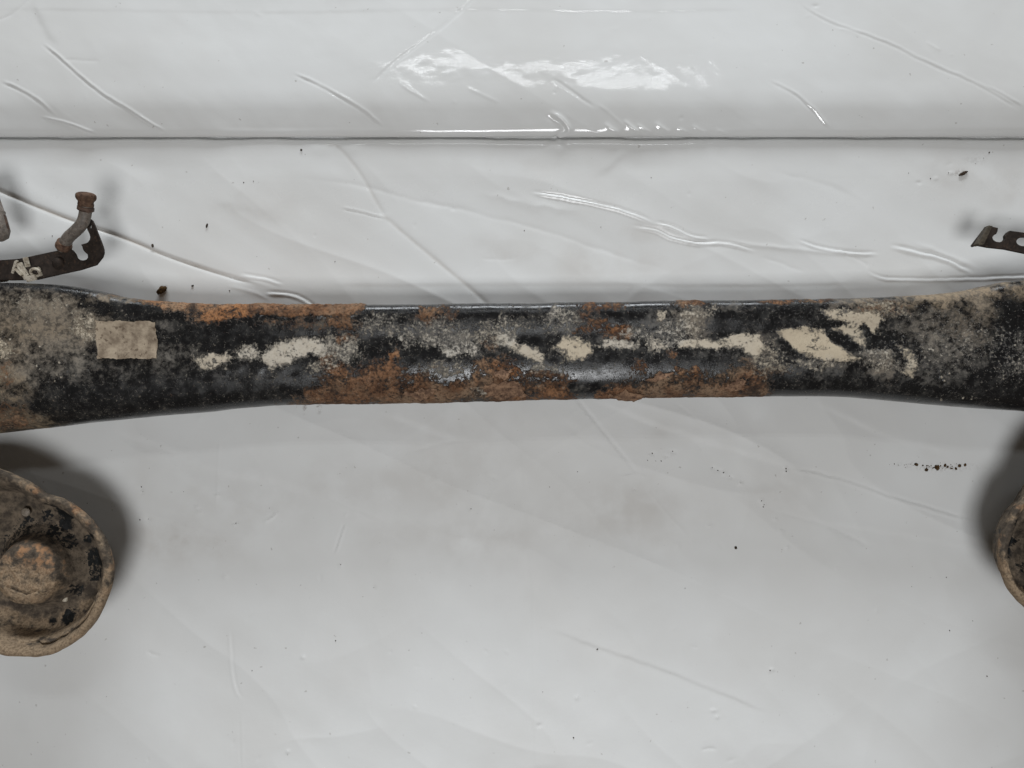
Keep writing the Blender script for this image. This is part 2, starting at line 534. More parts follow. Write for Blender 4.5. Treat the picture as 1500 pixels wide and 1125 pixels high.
    C([(1168, 2), (1205, 26), (1245, 42), (1300, 62), (1360, 92), (1420, 118), (1500, 162)], 'fold', 1.8, 0.45, 0.1)
    C([(1225, 40), (1250, 46), (1262, 54)], 'ridge', 1.5, 0.5)
    C([(1125, 116), (1165, 138), (1195, 165), (1216, 192)], 'fold', 1.7, 0.5, 0.15)
    C([(1440, 125), (1470, 140), (1500, 158)], 'fold', 1.6, 0.5)
    C([(-10, 32), (20, 20), (50, -5)], 'valley', 2, 0.4, 0.1)
    C([(-30, 14), (200, 16), (420, 18), (660, 14), (900, 16), (1130, 12)], 'step', 1.8, 0.14, 0.1)
    C([(1355, 60), (1380, 75)], 'ridge', 1.5, 0.5); C([(90, 88), (150, 90)], 'valley', 2, 0.4)
    C([(45, 0), (60, 30), (75, 55), (90, 70)], 'step', 4, 0.6)
    # pleats squeezed at the tucked corner
    for x0, y0, w_, a_ in ((858, 190, 1.6, .5), (884, 178, 2.4, 1.2), (912, 174, 2.2, 1.3), (931, 180, 1.6, .8), (958, 177, 2.2, 1.1), (990, 186, 1.6, .7), (1012, 182, 1.8, .7), (1046, 188, 1.4, .5)):
        C([(x0, y0), (x0 + 12, (y0 + 198) / 2), (x0 + 30, 198)], 'ridge', w_, a_, 0.3)
    C([(800, 165), (822, 178), (830, 192), (815, 202)], 'fold', 3.2, 1.4, 0.2)
    dent(820, 216, 5, 1.6); dent(470, 216, 8, 0.9, 1.6); dent(515, 216, 7, 0.8, 1.4); dent(808, 205, 4, 1.2, 1.5, 0.7)
    # crumpled area that breaks up the mirrored tubes
    cr = np.exp(-((XX - 0.03) / 0.20) ** 2)
    rowS = np.interp(SS, S, row)
    cr = cr * np.exp(-((rowS - 96) / 34) ** 2) * roll
    D += cr * (0.00016 * fbm(XX * 42 + SS * 30, SS * 110 - XX * 26, 41, 3, 0.4))
    # --- in front of the beam
    C([(840, 578), (868, 612), (900, 652), (934, 694)], 'flat', 2.4, 0.45, 0.05, 0.2)
    C([(940, 705), (975, 752), (1012, 788)], 'ridge', 1.6, 0.25, 0.2)
    C([(868, 584), (950, 618), (1040, 648), (1150, 682), (1160, 690)], 'step', 2.6, 0.45, 0.15)
    C([(1150, 684), (1230, 702), (1310, 730), (1430, 765)], 'foldr', 2.2, 0.5, 0.15)
    C([(1180, 584), (1240, 612), (1300, 640), (1410, 668)], 'step', 3.0, 0.4, 0.2)
    C([(1120, 745), (1210, 770), (1290, 808)], 'valley', 2.6, 0.45, 0.2)
    C([(1190, 763), (1300, 780), (1430, 806), (1500, 830)], 'step', 2.4, 0.4, 0.15)
    C([(150, 625), (240, 655), (320, 690), (430, 712), (520, 748), (600, 780)], 'step', 3.2, 0.5, 0.15)
    C([(555, 602), (610, 622), (662, 642), (700, 646)], 'step', 2.6, 0.4, 0.2)
    C([(595, 664), (640, 652), (690, 642)], 'valley', 2.6, 0.35, 0.3)
    C([(690, 640), (760, 700), (800, 790)], 'step', 5, 0.3, 0.3)
    C([(764, 580), (766, 700), (778, 850), (780, 1000), (784, 1140)], 'step', 2.4, 0.22, 0.05)
    C([(322, 640), (320, 700), (318, 752)], 'ridge', 1.4, 0.3, 0.2)
    C([(338, 920), (340, 968), (346, 1008), (358, 1026)], 'foldr', 1.8, 0.3, 0.2)
    C([(352, 1040), (354, 1090), (356, 1140)], 'fold', 1.6, 0.12, 0.2)
    C([(506, 765), (500, 785), (490, 812)], 'fold', 1.5, 0.5, 0.2)
    C([(385, 765), (400, 758), (408, 748)], 'ridge', 1.6, 0.6, 0.2)
    C([(795, 918), (880, 950), (980, 985), (1130, 1046)], 'step', 2.0, 0.3, 0.15)
    C([(985, 588), (1010, 606), (1032, 624)], 'valley', 1.6, 0.4, 0.3)
    C([(1125, 596), (1095, 640), (1065, 695)], 'step', 5, 0.5, 0.3)
    C([(904, 700), (930, 695), (952, 700)], 'ridge', 1.5, 0.6, 0.3)
    C([(800, 600), (880, 650), (930, 690)], 'step', 6, 0.35, 0.3)
    C([(860, 640), (800, 760)], 'step', 7, 0.35, 0.3)
    C([(230, 770), (330, 800), (420, 812)], 'step', 5, 0.4, 0.3)
    C([(1100, 690), (1180, 720), (1150, 760)], 'step', 6, 0.45, 0.3)
    C([(215, 952), (225, 958), (238, 960)], 'valley', 1.5, 0.5, 0.3)
    C([(1010, 946), (1024, 950)], 'valley', 1.3, 0.4, 0.3)
    C([(1025, 1100), (1040, 1096), (1052, 1098)], 'valley', 1.3, 0.6, 0.3)
    rd = random.Random(5)
    for (px, r) in [(290, 742), (293, 750), (320, 725), (347, 765), (345, 768), (208, 716), (209, 722), (205, 760), (218, 760),
                    (928, 716), (955, 664), (985, 662), (975, 668), (1044, 685), (1052, 689), (1060, 693), (1070, 699), (1084, 708),
                    (1114, 733), (1118, 739), (1135, 760), (1144, 778), (1149, 684), (1150, 690), (1040, 770), (1152, 802),
                    (548, 860), (500, 828), (690, 748), (330, 845), (845, 1022), (790, 1062), (1045, 1040), (1130, 980), (1050, 1050),
                    (444, 962), (422, 1100), (1392, 254), (1345, 268), (1370, 262), (1195, 8), (1240, 210)]:
        dent(px, r, 1.1 + rd.random() * 0.8, rd.choice((-0.6, 0.5, 0.6)), 1.0 + rd.random())
    for _ in range(70):
        dent(rd.uniform(100, 1450), rd.uniform(600, 1120), 0.9 + rd.random() * 0.9, rd.uniform(-0.3, 0.3), 1 + rd.random() * 1.5, rd.random() * 3)
    for _ in range(30):
        dent(rd.uniform(20, 1480), rd.choice((rd.uniform(10, 180), rd.uniform(215, 430))), 0.9 + rd.random() * 1.2, rd.uniform(-0.35, 0.35), 1 + rd.random() * 1.5, rd.random() * 3)

    # grime: r = grey-brown smudges and painted fold shade, g = brown streak specks
    gn = 0.7 + 0.6 * fbm(XX * 30, SS * 30, 51, 3)

    def smudge(px, r, rx, ry, v, ch=0):
        c = to_s(px, r)
        k = H / F
        q = ((XX - c[0]) / (rx * k)) ** 2 + ((SS - c[1]) / (ry * k)) ** 2
        G[..., ch] = np.maximum(G[..., ch], v * np.exp(-q) * gn)
    for a in [(760, 370, 60, 30, .35), (880, 390, 110, 35, .28), (740, 240, 120, 40, .16), (930, 340, 50, 20, .25), (1390, 255, 60, 30, .22),
              (380, 300, 90, 30, .16), (260, 790, 90, 40, .45), (330, 740, 120, 60, .28), (620, 700, 200, 60, .2), (720, 790, 90, 30, .25),
              (910, 750, 120, 50, .28), (980, 790, 40, 20, .25), (1130, 720, 60, 40, .2), (490, 700, 80, 40, .18), (590, 780, 60, 25, .2), (1010, 640, 100, 30, .15),
              (170, 800, 60, 40, .3), (640, 620, 120, 30, .15), (210, 700, 30, 60, .2), (880, 300, 40, 20, .15), (1480, 270, 60, 40, .25)]:
        smudge(*a)
    # shade of the deepest folds, painted in as dark lines
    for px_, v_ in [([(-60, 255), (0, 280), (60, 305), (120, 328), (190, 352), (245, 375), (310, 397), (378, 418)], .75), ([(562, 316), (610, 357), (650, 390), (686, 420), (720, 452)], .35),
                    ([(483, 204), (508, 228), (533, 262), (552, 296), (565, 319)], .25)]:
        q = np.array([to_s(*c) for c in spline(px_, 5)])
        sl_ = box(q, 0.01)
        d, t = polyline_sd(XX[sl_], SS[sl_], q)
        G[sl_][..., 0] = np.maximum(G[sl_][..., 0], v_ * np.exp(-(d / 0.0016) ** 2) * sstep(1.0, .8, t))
    for a in [(1385, 684, 36, 5, .8), (1330, 681, 18, 4, .4), (448, 597, 3, 8, .7), (468, 597, 3, 8, .6), (1405, 255, 10, 5, .5), (1430, 232, 16, 8, .2)]:
        smudge(*a, 1)

    # the sheet that lies under the work is scuffed dull, the raised band is still glossy
    G[..., 2] = np.clip((0.35 * sstep(s_slot + 0.01, s_slot - 0.04, SS) + 0.65 * sstep(s_slot - 0.03, s_slot - 0.24, SS)) * (0.9 + 0.16 * fbm(XX * 12, SS * 12, 55, 3)), 0, 1)
    P = np.empty(XX.shape + (3,))
    P[..., 0] = XX
    P[..., 1] = py[None, :] + D * ny[None, :]
    P[..., 2] = pz[None, :] + D * nz[None, :]
    me = grid_mesh("tarp", P)
    add_attr(me, "grime_shade", np.clip(G, 0, 1))
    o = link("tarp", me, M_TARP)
    tag(o, "creased glossy white vinyl tarp spread under the rusty axle", "tarp")
    return o, P, X1, S


TARP, TP, TX, TS = build_tarp()


def tarp_z(x, y):
    """height of the flat part of the tarp under a point"""
    i = int(np.clip(np.searchsorted(TX, x), 0, len(TX) - 1))
    rows = TP[i, :545, 1]
    j = int(np.argmin(np.abs(rows - y)))
    return float(TP[i, j, 2])


# ------------------------------------------------------------------ the axle
axle = bpy.data.objects.new("rear_axle", None)
axle.empty_display_size = 0.1
col.objects.link(axle)
tag(axle, "rusty black twist beam rear axle lying across the white tarp", "car axle")

ZE, ZH, ZB = 0.038, 0.029, 0.032     # edge height, rise above, depth below
KE = (H - ZE) / F
ZT = ZE + ZH
KS = (H - ZE) / (H - ZT)        # the face lies higher than the edges: scale of its markings along the beam
top_pts = np.array([(-330, 405), (-120, 410), (0, 417), (60, 418.5), (110, 421), (150, 427), (185, 436), (230, 442.5), (300, 446.5), (400, 449), (530, 449), (700, 447.5), (900, 444.5), (1100, 441.5), (1240, 439.5), (1320, 436), (1380, 431), (1420, 424), (1455, 416), (1500, 411.5), (1620, 405), (1830, 400)], float)
bot_pts = np.array([(-330, 660), (-120, 647), (0, 635), (60, 628), (130, 620), (220, 611), (300, 604), (360, 597.5), (450, 592.5), (600, 590), (800, 586), (1000, 582), (1140, 580.5), (1220, 581), (1290, 586), (1370, 593.5), (1440, 599), (1500, 602.5), (1620, 612), (1830, 625)], float)


TOP_S, BOT_S = spline(top_pts, 8).T, spline(bot_pts, 8).T


def edge_rows(px):
    return np.interp(px, *TOP_S), np.interp(px, *BOT_S)


def beam_lift(px):
    return 0.006 * sstep(300, 0, px) + 0.004 * sstep(1300, 1500, px)


# paint, rust and mud laid out along the beam: u runs along its length, r across its girth
def blob(U, R, cx, cy, rx, ry, v, ang=0.0, soft=0.55):
    ca, sa = math.cos(ang), math.sin(ang)
    dx, dy = U - cx, R - cy
    q = np.hypot((dx * ca + dy * sa) / rx, (-dx * sa + dy * ca) / ry)
    return v * sstep(1 + soft, 1 - soft, q)


def beam_masks(U, R):
    wx = 14 * fbm(U / 20, R / 20, 61, 4, .6); wy = 9 * fbm(U / 20 + 50, R / 20, 62, 4, .6)
    fx = 4 * fbm(U / 6, R / 6, 63, 3, .7); fy = 3.5 * fbm(U / 6 + 30, R / 6, 64, 3, .7)
    u, r = U + wx + fx, R + wy + fy
    us, rs = U + 0.35 * wx + fx, R + 0.35 * wy + fy
    rust = np.zeros(U.shape); mud = np.zeros(U.shape); dust = np.zeros(U.shape)
    rt = np.full(U.shape, 0.25); dt = np.full(U.shape, 0.2); mt = np.full(U.shape, 0.5)

    def put(A, T, tone, m):
        if T is not None:
            T[:] = np.where(m > 0.12, T + (tone - T) * np.clip(m * 1.6, 0, 1), T)
        np.maximum(A, m, out=A)

    def pg(pts, v, e=4.0, sharp=True):
        a, b = (us, rs) if sharp else (u, r)
        return v * sstep(-e, e, poly_sd(a, b, pts))

    # ---- dust films
    for (cx, cy, rx, ry, v, tone) in [
            (55, 475, 90, 50, 1.0, .65), (20, 530, 80, 55, .95, .8), (110, 480, 60, 40, .9, .7), (90, 530, 60, 30, .7, .5), (130, 545, 60, 30, .45, .3), (70, 455, 60, 18, .85, .6), (185, 440, 60, 10, .85, .8),
            (235, 520, 60, 30, .5, .2), (240, 490, 25, 25, .45, .2), (60, 570, 60, 30, .25, .2), (15, 612, 70, 24, 1.0, 1.0), (0, 585, 40, 34, .8, 1.0),
            (200, 560, 60, 30, .2, .1), (160, 545, 50, 20, .4, .2), (430, 478, 60, 10, .35, .7), (490, 478, 35, 16, .5, .9), (330, 545, 60, 15, .3, .1),
            (560, 475, 40, 20, .32, .1), (640, 485, 60, 20, .45, .1), (700, 505, 60, 25, .4, .2), (830, 470, 30, 22, .5, .1), (780, 470, 60, 20, .2, .1), (970, 480, 30, 24, .6, .05),
            (1012, 475, 28, 26, .8, .5), (1060, 455, 60, 8, .45, .3), (930, 500, 60, 12, .5, .1), (1060, 520, 60, 14, .3, .0), (1120, 520, 34, 30, .6, .55), (1180, 465, 60, 20, .2, .1),
            (1220, 535, 40, 8, .5, .3), (1200, 545, 50, 10, .5, .1), (1260, 447, 70, 10, .75, .6), (1300, 455, 50, 14, .7, .9), (1340, 480, 30, 40, .45, .4),
            (1390, 490, 60, 50, .72, .4), (1420, 460, 50, 30, .75, .4), (1380, 540, 60, 30, .5, .2), (1440, 426, 90, 17, 1.0, 1.0), (1370, 440, 70, 14, 1.0, .95), (1500, 430, 60, 18, 1.0, 1.0), (1430, 470, 50, 24, .7, .7),
            (1330, 570, 70, 20, .25, .1), (1440, 560, 60, 40, .22, .1), (1495, 500, 22, 34, .6, .2), (1285, 535, 40, 20, .6, .4), (1250, 570, 80, 12, .22, .0), (880, 566, 40, 7, .3, .0),
            (1300, 540, 16, 18, .8, .5)]:
        put(dust, dt, tone, blob(u, r, cx, cy, rx, ry, v, 0, .7))
    dust *= np.clip(0.75 + 0.5 * fbm(U / 30, R / 24, 66, 4), 0.2, 1.3)
    # black under-edge at both flares
    blackz = np.maximum(blob(u, r, 190, 458, 60, 11, 1.0), blob(u, r, 470, 492, 40, 7, .6))
    blackz = np.maximum(blackz, pg([(-80, 419), (20, 425), (90, 432), (150, 436), (160, 428), (100, 415), (-80, 405)], 1.0, 3))
    blackz = np.maximum(blackz, blob(u, r, 330, 498, 90, 12, .8)); blackz = np.maximum(blackz, blob(u, r, 1475, 470, 26, 34, .8))
    blackz = np.maximum(blackz, blob(u, r, 150, 595, 90, 14, .9))
    dust *= 1 - blackz
    # ---- rust
    put(rust, rt, 1.0, pg([(150, 428), (185, 432), (260, 438), (330, 441), (380, 443), (380, 463), (355, 471), (325, 479), (295, 477), (262, 464), (215, 449)], .82, 7, False))
    put(rust, rt, .42, pg([(360, 440), (450, 440), (530, 440), (532, 455), (524, 464), (505, 468), (470, 467), (430, 468), (395, 466), (365, 464)], 1.0, 4))
    put(rust, rt, .25, pg([(402, 604), (452, 566), (470, 546), (505, 545), (545, 532), (580, 528), (596, 546), (640, 556), (690, 555), (702, 545), (735, 540), (765, 550), (800, 553), (842, 556), (850, 574), (875, 580), (890, 568), (930, 556), (960, 549), (985, 541), (1015, 546), (1060, 542), (1095, 540), (1118, 548), (1135, 562), (1150, 604)], .84, 20, False))
    for (cx, cy, rx, ry, v, tone) in [
            (752, 546, 10, 9, .85, 1.0), (700, 548, 10, 13, .85, .9), (578, 520, 8, 11, .75, .7), (560, 540, 26, 12, .7, .4), (500, 545, 30, 12, .7, .4), (640, 466, 34, 15, .56, .7), (622, 462, 14, 10, .7, .8),
            (868, 470, 26, 20, .52, .6), (905, 490, 22, 13, .74, .85), (880, 452, 34, 8, .5, .6), (857, 485, 10, 9, .7, .8), (1014, 447, 22, 6, .95, .3), (1150, 445, 40, 4, .6, .4), (1200, 442, 30, 4, .6, .4),
            (506, 498, 20, 9, .66, .85), (450, 478, 70, 8, .45, .4), (495, 478, 34, 12, .6, .35), (480, 527, 16, 16, .62, .75), (997, 541, 11, 9, .85, .95), (985, 520, 10, 8, .6, .8), (1020, 545, 12, 8, .75, .8),
            (1095, 535, 18, 10, .6, .5), (720, 505, 20, 10, .45, .6), (725, 535, 34, 14, .7, .6), (940, 540, 14, 14, .62, .5), (1295, 455, 38, 9, .55, .7), (1130, 545, 30, 8, .5, .5),
            (5, 610, 40, 22, .62, .35), (14, 545, 10, 30, .52, .4), (180, 436, 30, 5, .6, .4), (640, 545, 40, 12, .55, .5), (800, 548, 40, 8, .6, .4), (520, 580, 60, 12, .8, .3), (800, 578, 60, 9, .85, .55), (640, 572, 60, 14, .8, .35), (900, 575, 40, 9, .85, .4)]:
        put(rust, rt, tone, blob(u, r, cx, cy, rx, ry, v))
    bare = np.maximum.reduce([blob(u, r, 855, 570, 20, 10, .95), blob(u, r, 880, 465, 20, 8, .6), blob(u, r, 665, 545, 32, 12, .55), blob(u, r, 1050, 530, 40, 9, .7), blob(u, r, 970, 540, 18, 12, .5)])
    rust *= 1 - bare
    rust *= np.clip(0.86 + 0.55 * fbm(U / 26, R / 14, 67, 4), 0.35, 1.15)
    # ---- caked pale mud
    for pts, v, tone in [
            ([(1138, 486), (1178, 482), (1207, 488), (1224, 503), (1240, 518), (1263, 527), (1240, 531), (1205, 528), (1178, 522), (1158, 508)], 1.0, .9),
            ([(1200, 462), (1222, 457), (1255, 461), (1290, 461), (1294, 474), (1288, 490), (1282, 497), (1268, 478), (1264, 482), (1268, 512), (1257, 505), (1238, 492), (1220, 484), (1238, 478), (1218, 470)], 1.0, .75),
            ([(1312, 505), (1328, 512), (1341, 525), (1346, 541), (1338, 552), (1322, 550), (1330, 532)], .8, .8),
            ([(993, 502), (1020, 496), (1050, 503), (1065, 496), (1088, 492), (1112, 494), (1120, 505), (1113, 522), (1105, 528), (1090, 516), (1078, 510), (1050, 513), (1020, 511), (996, 510)], 1.0, .6),
            ([(733, 497), (760, 505), (788, 513), (798, 522), (794, 533), (775, 527), (750, 517)], .95, .55),
            ([(380, 522), (396, 509), (420, 501), (450, 496), (470, 498), (480, 510), (484, 521), (470, 527), (455, 521), (440, 523), (428, 532), (412, 539), (395, 541), (386, 532)], 1.0, .35)]:
        put(mud, mt, tone, pg(pts, v * 1.05, 6))
    for (cx, cy, rx, ry, v, tone) in [
            (838, 511, 27, 16, 1.2, .8), (905, 507, 27, 8, .85, .3), (962, 505, 24, 9, .58, .4), (1010, 476, 24, 24, .56, .4), (973, 466, 8, 8, .72, .6), (970, 487, 6, 7, .6, .2), (672, 506, 30, 20, .52, .1), (662, 516, 14, 9, .68, .1),
            (585, 498, 8, 5, .95, .2), (630, 492, 60, 22, .42, .1), (742, 497, 22, 12, .6, .1), (720, 495, 30, 14, .48, .4), (810, 464, 9, 12, .55, .2), (822, 474, 34, 20, .4, .1), (310, 530, 25, 12, .92, .6), (362, 520, 20, 14, .56, .3),
            (500, 515, 32, 22, .52, .3), (475, 540, 24, 10, .5, .5), (125, 482, 26, 22, .56, .7), (62, 450, 40, 14, .36, .6), (1120, 526, 30, 24, .47, .7), (1200, 534, 40, 8, .5, .5), (1140, 540, 30, 8, .44, .6), (1300, 462, 40, 10, .48, .8),
            (1290, 452, 30, 5, .55, .7), (1285, 520, 24, 7, .52, .2), (1300, 535, 40, 10, .48, .4), (795, 540, 30, 10, .42, .2), (650, 540, 40, 12, .42, .4), (740, 478, 40, 12, .36, .2), (2, 515, 18, 20, .6, .8), (1040, 458, 14, 8, .44, .5),
            (930, 490, 30, 12, .42, .0), (985, 490, 20, 20, .42, .0), (1390, 500, 60, 40, .22, .1), (1480, 520, 40, 40, .2, .1), (560, 480, 40, 18, .36, .1), (700, 575, 14, 8, .4, .2)]:
        put(mud, mt, tone, blob(u, r, cx, cy, rx, ry, v, 0, .45))
    dust = np.maximum(dust, 0.62 * sstep(.15, .6, mud))
    smooth_low = sstep(556, 572, r) * np.maximum(sstep(460, 400, u), sstep(1120, 1180, u)) * sstep(40, 90, u)
    dust = dust * (1 - .85 * smooth_low)
    hole = np.maximum.reduce([blob(u, r, 816, 519, 12, 6, .62), blob(u, r, 314, 533, 4, 4, .8),
                              pg([(1264, 478), (1272, 479), (1284, 494), (1300, 502), (1313, 496), (1312, 510), (1290, 513), (1270, 515)], 1.0, 2),
                              pg([(1213, 484), (1230, 488), (1256, 512), (1248, 518), (1226, 507), (1208, 490)], 1.0, 2.5),
                              pg([(1205, 478), (1225, 474), (1240, 477), (1222, 481), (1210, 486)], .9, 2.5),
                              pg([(1294, 462), (1310, 468), (1340, 480), (1345, 496), (1322, 490), (1305, 478)], .95, 3),
                              blob(u, r, 1238, 466, 14, 4, .6), blob(u, r, 440, 526, 22, 5, .5), blob(u, r, 1190, 500, 4, 3, .5), blob(u, r, 1234, 497, 9, 4, .4)])
    mud *= 1 - hole
    mud *= np.clip(0.90 + 0.5 * fbm(U / 11, R / 8, 68, 3), 0.45, 1.2)
    chip = pg([(1264, 478), (1272, 479), (1284, 494), (1300, 502), (1313, 496), (1312, 510), (1290, 513), (1270, 515)], 1.0, 2)
    dust *= 1 - chip; rust *= 1 - chip
    return rust, mud, dust, rt, dt, mt


def beam_surface(PX, TH):
    """PX: position along the beam (photograph pixels), TH: girth angle 0 (back) .. pi (front) .. 2pi"""
    tr, br = edge_rows(PX)
    yt = (562.5 - tr) * KE; yb = (562.5 - br) * KE
    yc, w = (yt + yb) / 2, (yt - yb) / 2
    lift = beam_lift(PX)
    c, s = np.cos(TH), np.sin(TH)
    p = np.where(c > 0, 6.5, 2.9)
    yn = np.sign(c) * np.abs(c) ** (2 / p)
    up = s >= 0
    zn = np.where(up, np.abs(s) ** (2 / p) * (ZH + lift), -np.abs(s) ** (2 / p) * ZB)
    x = (PX - 750) * KE
    y = yc + w * yn
    z = ZE + zn
    # the face dips a little in front of the back roll and before the front roll
    g = np.where(up, 1.0, 0.0)
    z = z - g * 0.0016 * np.exp(-((yn - 0.28) / 0.28) ** 2)
    v = (1 - yn) / 2
    return x, y, z, v, tr, br


def rows_on_beam(PX, TH):
    """row in the photograph that a top-surface point is seen at = its girth coordinate"""
    x, y, z, v, tr, br = beam_surface(PX, TH)
    return 562.5 - F * y / (H - z), x, y, z, v


def build_beam():
    PX = np.concatenate([np.linspace(-240, -20, 60)[:-1], np.linspace(-20, 1520, 1250), np.linspace(1520, 1740, 60)[1:]])
    # samples evenly spaced round the girth of a middle section
    yy = np.linspace(-1, 1, 4001)
    cc = np.sign(yy) * np.abs(yy) ** (np.where(yy > 0, 6.5, 2.9) / 2)
    td = np.unique(np.concatenate([np.arccos(cc), np.linspace(0, math.pi, 4001)]))
    _, ya, za, *_ = beam_surface(np.full(td.shape, 750.0), td)
    ll = np.concatenate([[0], np.cumsum(np.hypot(np.diff(ya), np.diff(za)))])
    TH = np.concatenate([np.interp(np.linspace(0, ll[-1], 230), ll, td), np.linspace(math.pi, 2 * math.pi, 40)[1:-1]])
    U, T = np.meshgrid(PX, TH, indexing='ij')
    x, y, z, v, tr, br = beam_surface(U, T)
    U = 750 + (U - 750) * KS
    PXF = 750 + (PX - 750) * KS
    # girth coordinate, spread evenly between the two edges of the beam
    R = tr + (br - tr) * v
    under = np.sin(T) < 0
    rust, mud, dust, rt, dt, mt = beam_masks(U, np.where(under, R + 0 * R, R))
    rust = np.where(under, 0.5, rust); mud = np.where(under, 0, mud)
    P = np.stack([x, y, z], -1)
    # normals from differences
    du = np.gradient(P, axis=0); dv = np.gradient(P, axis=1)
    nn = np.cross(dv, du); nn /= np.linalg.norm(nn, axis=-1, keepdims=True) + 1e-12
    sgn = np.sign(np.sum(nn * (P - np.array([0, 0, 0]) - np.stack([x, np.mean(y, 1, keepdims=True) + 0 * y, ZE + 0 * z], -1)), -1, keepdims=True).mean())
    nn *= sgn
    D = 0.0006 * fbm(U / 60, R / 40, 71, 3)
    rr = sstep(.4, .7, rust + 0.15 * fbm(U / 5, R / 5, 72, 2))
    D += rr * (0.00030 + 0.00040 * fbm(U / 7, R / 6, 73, 3))
    D += sstep(.4, .6, mud) * 0.0003
    # thick scale on the back roll
    scale = sstep(-3, 3, poly_sd(U + 3 * fbm(U / 9, R / 9, 74, 2), R + 3 * fbm(U / 9, R / 9, 75, 2),
                                 [(352, 430), (532, 430), (530, 456), (522, 466), (470, 468), (400, 467), (366, 464)]))
    D += scale * (0.0008 + 0.0007 * fbm(U / 3.2, R / 3.2, 76, 3))
    # blistered, lifting scale on the front roll
    bl = sstep(.5, .9, rust) * sstep(545, 560, R)
    D += bl * 0.0009 * np.maximum(0, fbm(U / 22, R / 14, 77, 3))
    # cracks
    for pts, wd, dp in [([(585, 582), (605, 577), (622, 576), (636, 572)], 1.1, 1.6), ([(712, 575), (735, 578), (757, 582), (770, 580)], 1.2, 2.0),
                        ([(730, 552), (738, 556), (746, 552), (752, 546)], 1.0, 1.2), ([(900, 580), (920, 582), (944, 578)], 1.2, 2.0),
                        ([(950, 560), (962, 553), (975, 550), (984, 548)], 1.0, 1.2), ([(1070, 572), (1082, 566), (1094, 560)], .9, 1.2),
                        ([(494, 552), (502, 556), (508, 552)], .8, .8), ([(462, 566), (470, 570), (476, 567)], .9, 1.0), ([(480, 545), (486, 558), (484, 580)], 0.8, .6), ([(474, 545), (474, 580)], .8, .5)]:
        d, t = polyline_sd(U + 1.5 * fbm(U / 5, R / 5, 78, 2), R + 1.5 * fbm(U / 5, R / 5, 79, 2), pts)
        D -= dp * 1e-3 * np.exp(-(d / wd) ** 2) * sstep(0, .15, t) * sstep(1, .85, t)
    # rounded dimples stamped along the lower part of the face
    for (cx, cy, rx, ry, a) in [(362, 547, 13, 9, -1.6), (392, 548, 12, 8, -1.5), (425, 545, 11, 7, -1.2), (1150, 545, 16, 9, -1.6), (1215, 545, 18, 10, -1.8), (1290, 545, 22, 9, -1.8), (340, 550, 10, 7, -.8), (1310, 490, 20, 22, -1.2)]:
        q = np.hypot((U - cx) / rx, (R - cy) / ry)
        D += a * 0.25e-3 * sstep(1.3, .3, q)
    # little stones and pits in the dust at the left flare
    rd = random.Random(3)
    for _ in range(90):
        cx, cy = rd.uniform(0, 150), rd.uniform(445, 560)
        if rd.random() < .3: cx, cy = rd.uniform(1340, 1490), rd.uniform(470, 590)
        s = rd.uniform(.9, 2.0); a = rd.choice((-.5, .6, .7, .4))
        i0, i1 = np.searchsorted(PXF, cx - 8), np.searchsorted(PXF, cx + 8)
        q = np.hypot(U[i0:i1] - cx, R[i0:i1] - cy) / s
        e = np.exp(-q * q)
        D[i0:i1] += np.where(under[i0:i1], 0, a * 1e-3 * e)
        if a > 0:
            mud[i0:i1] = np.maximum(mud[i0:i1], np.where(under[i0:i1], 0, .75 * e))
    P = P + nn * np.where(under, 0, D)[..., None]
    me = grid_mesh("beam", P, closed_v=True)
    add_attr(me, "mask", np.clip(np.stack([rust, mud, dust], -1), 0, 1.5))
    add_attr(me, "tone", np.clip(np.stack([rt, dt, mt], -1), 0, 1))
    o = link("crossbeam", me, M_BEAM, axle)
    o["label"] = "black crossbeam with flaking orange rust and caked pale mud"
    return o


BEAM = build_beam()


def on_beam(px, row, off=0.0):
    """point of the beam's top surface whose girth coordinate is row"""
    px = 750 + (px - 750) / KS
    tr, br = [float(a[0]) for a in edge_rows(np.array([px]))]
    v = min(max((row - tr) / (br - tr), 0.001), 0.999)
    yn = 1 - 2 * v
    p = 6.5 if yn > 0 else 2.9
    c = np.sign(yn) * abs(yn) ** (p / 2)
    th = math.acos(max(-1, min(1, c)))
    e = 1e-3
    def pt(a, t):
        x, y, z, *_ = beam_surface(np.array([a]), np.array([t]))
        return Vector((float(x[0]), float(y[0]), float(z[0])))
    P0 = pt(px, th)
    n = (pt(px + .5, th) - P0).cross(pt(px, th - e) - P0).normalized()
    return P0 + n * off, n


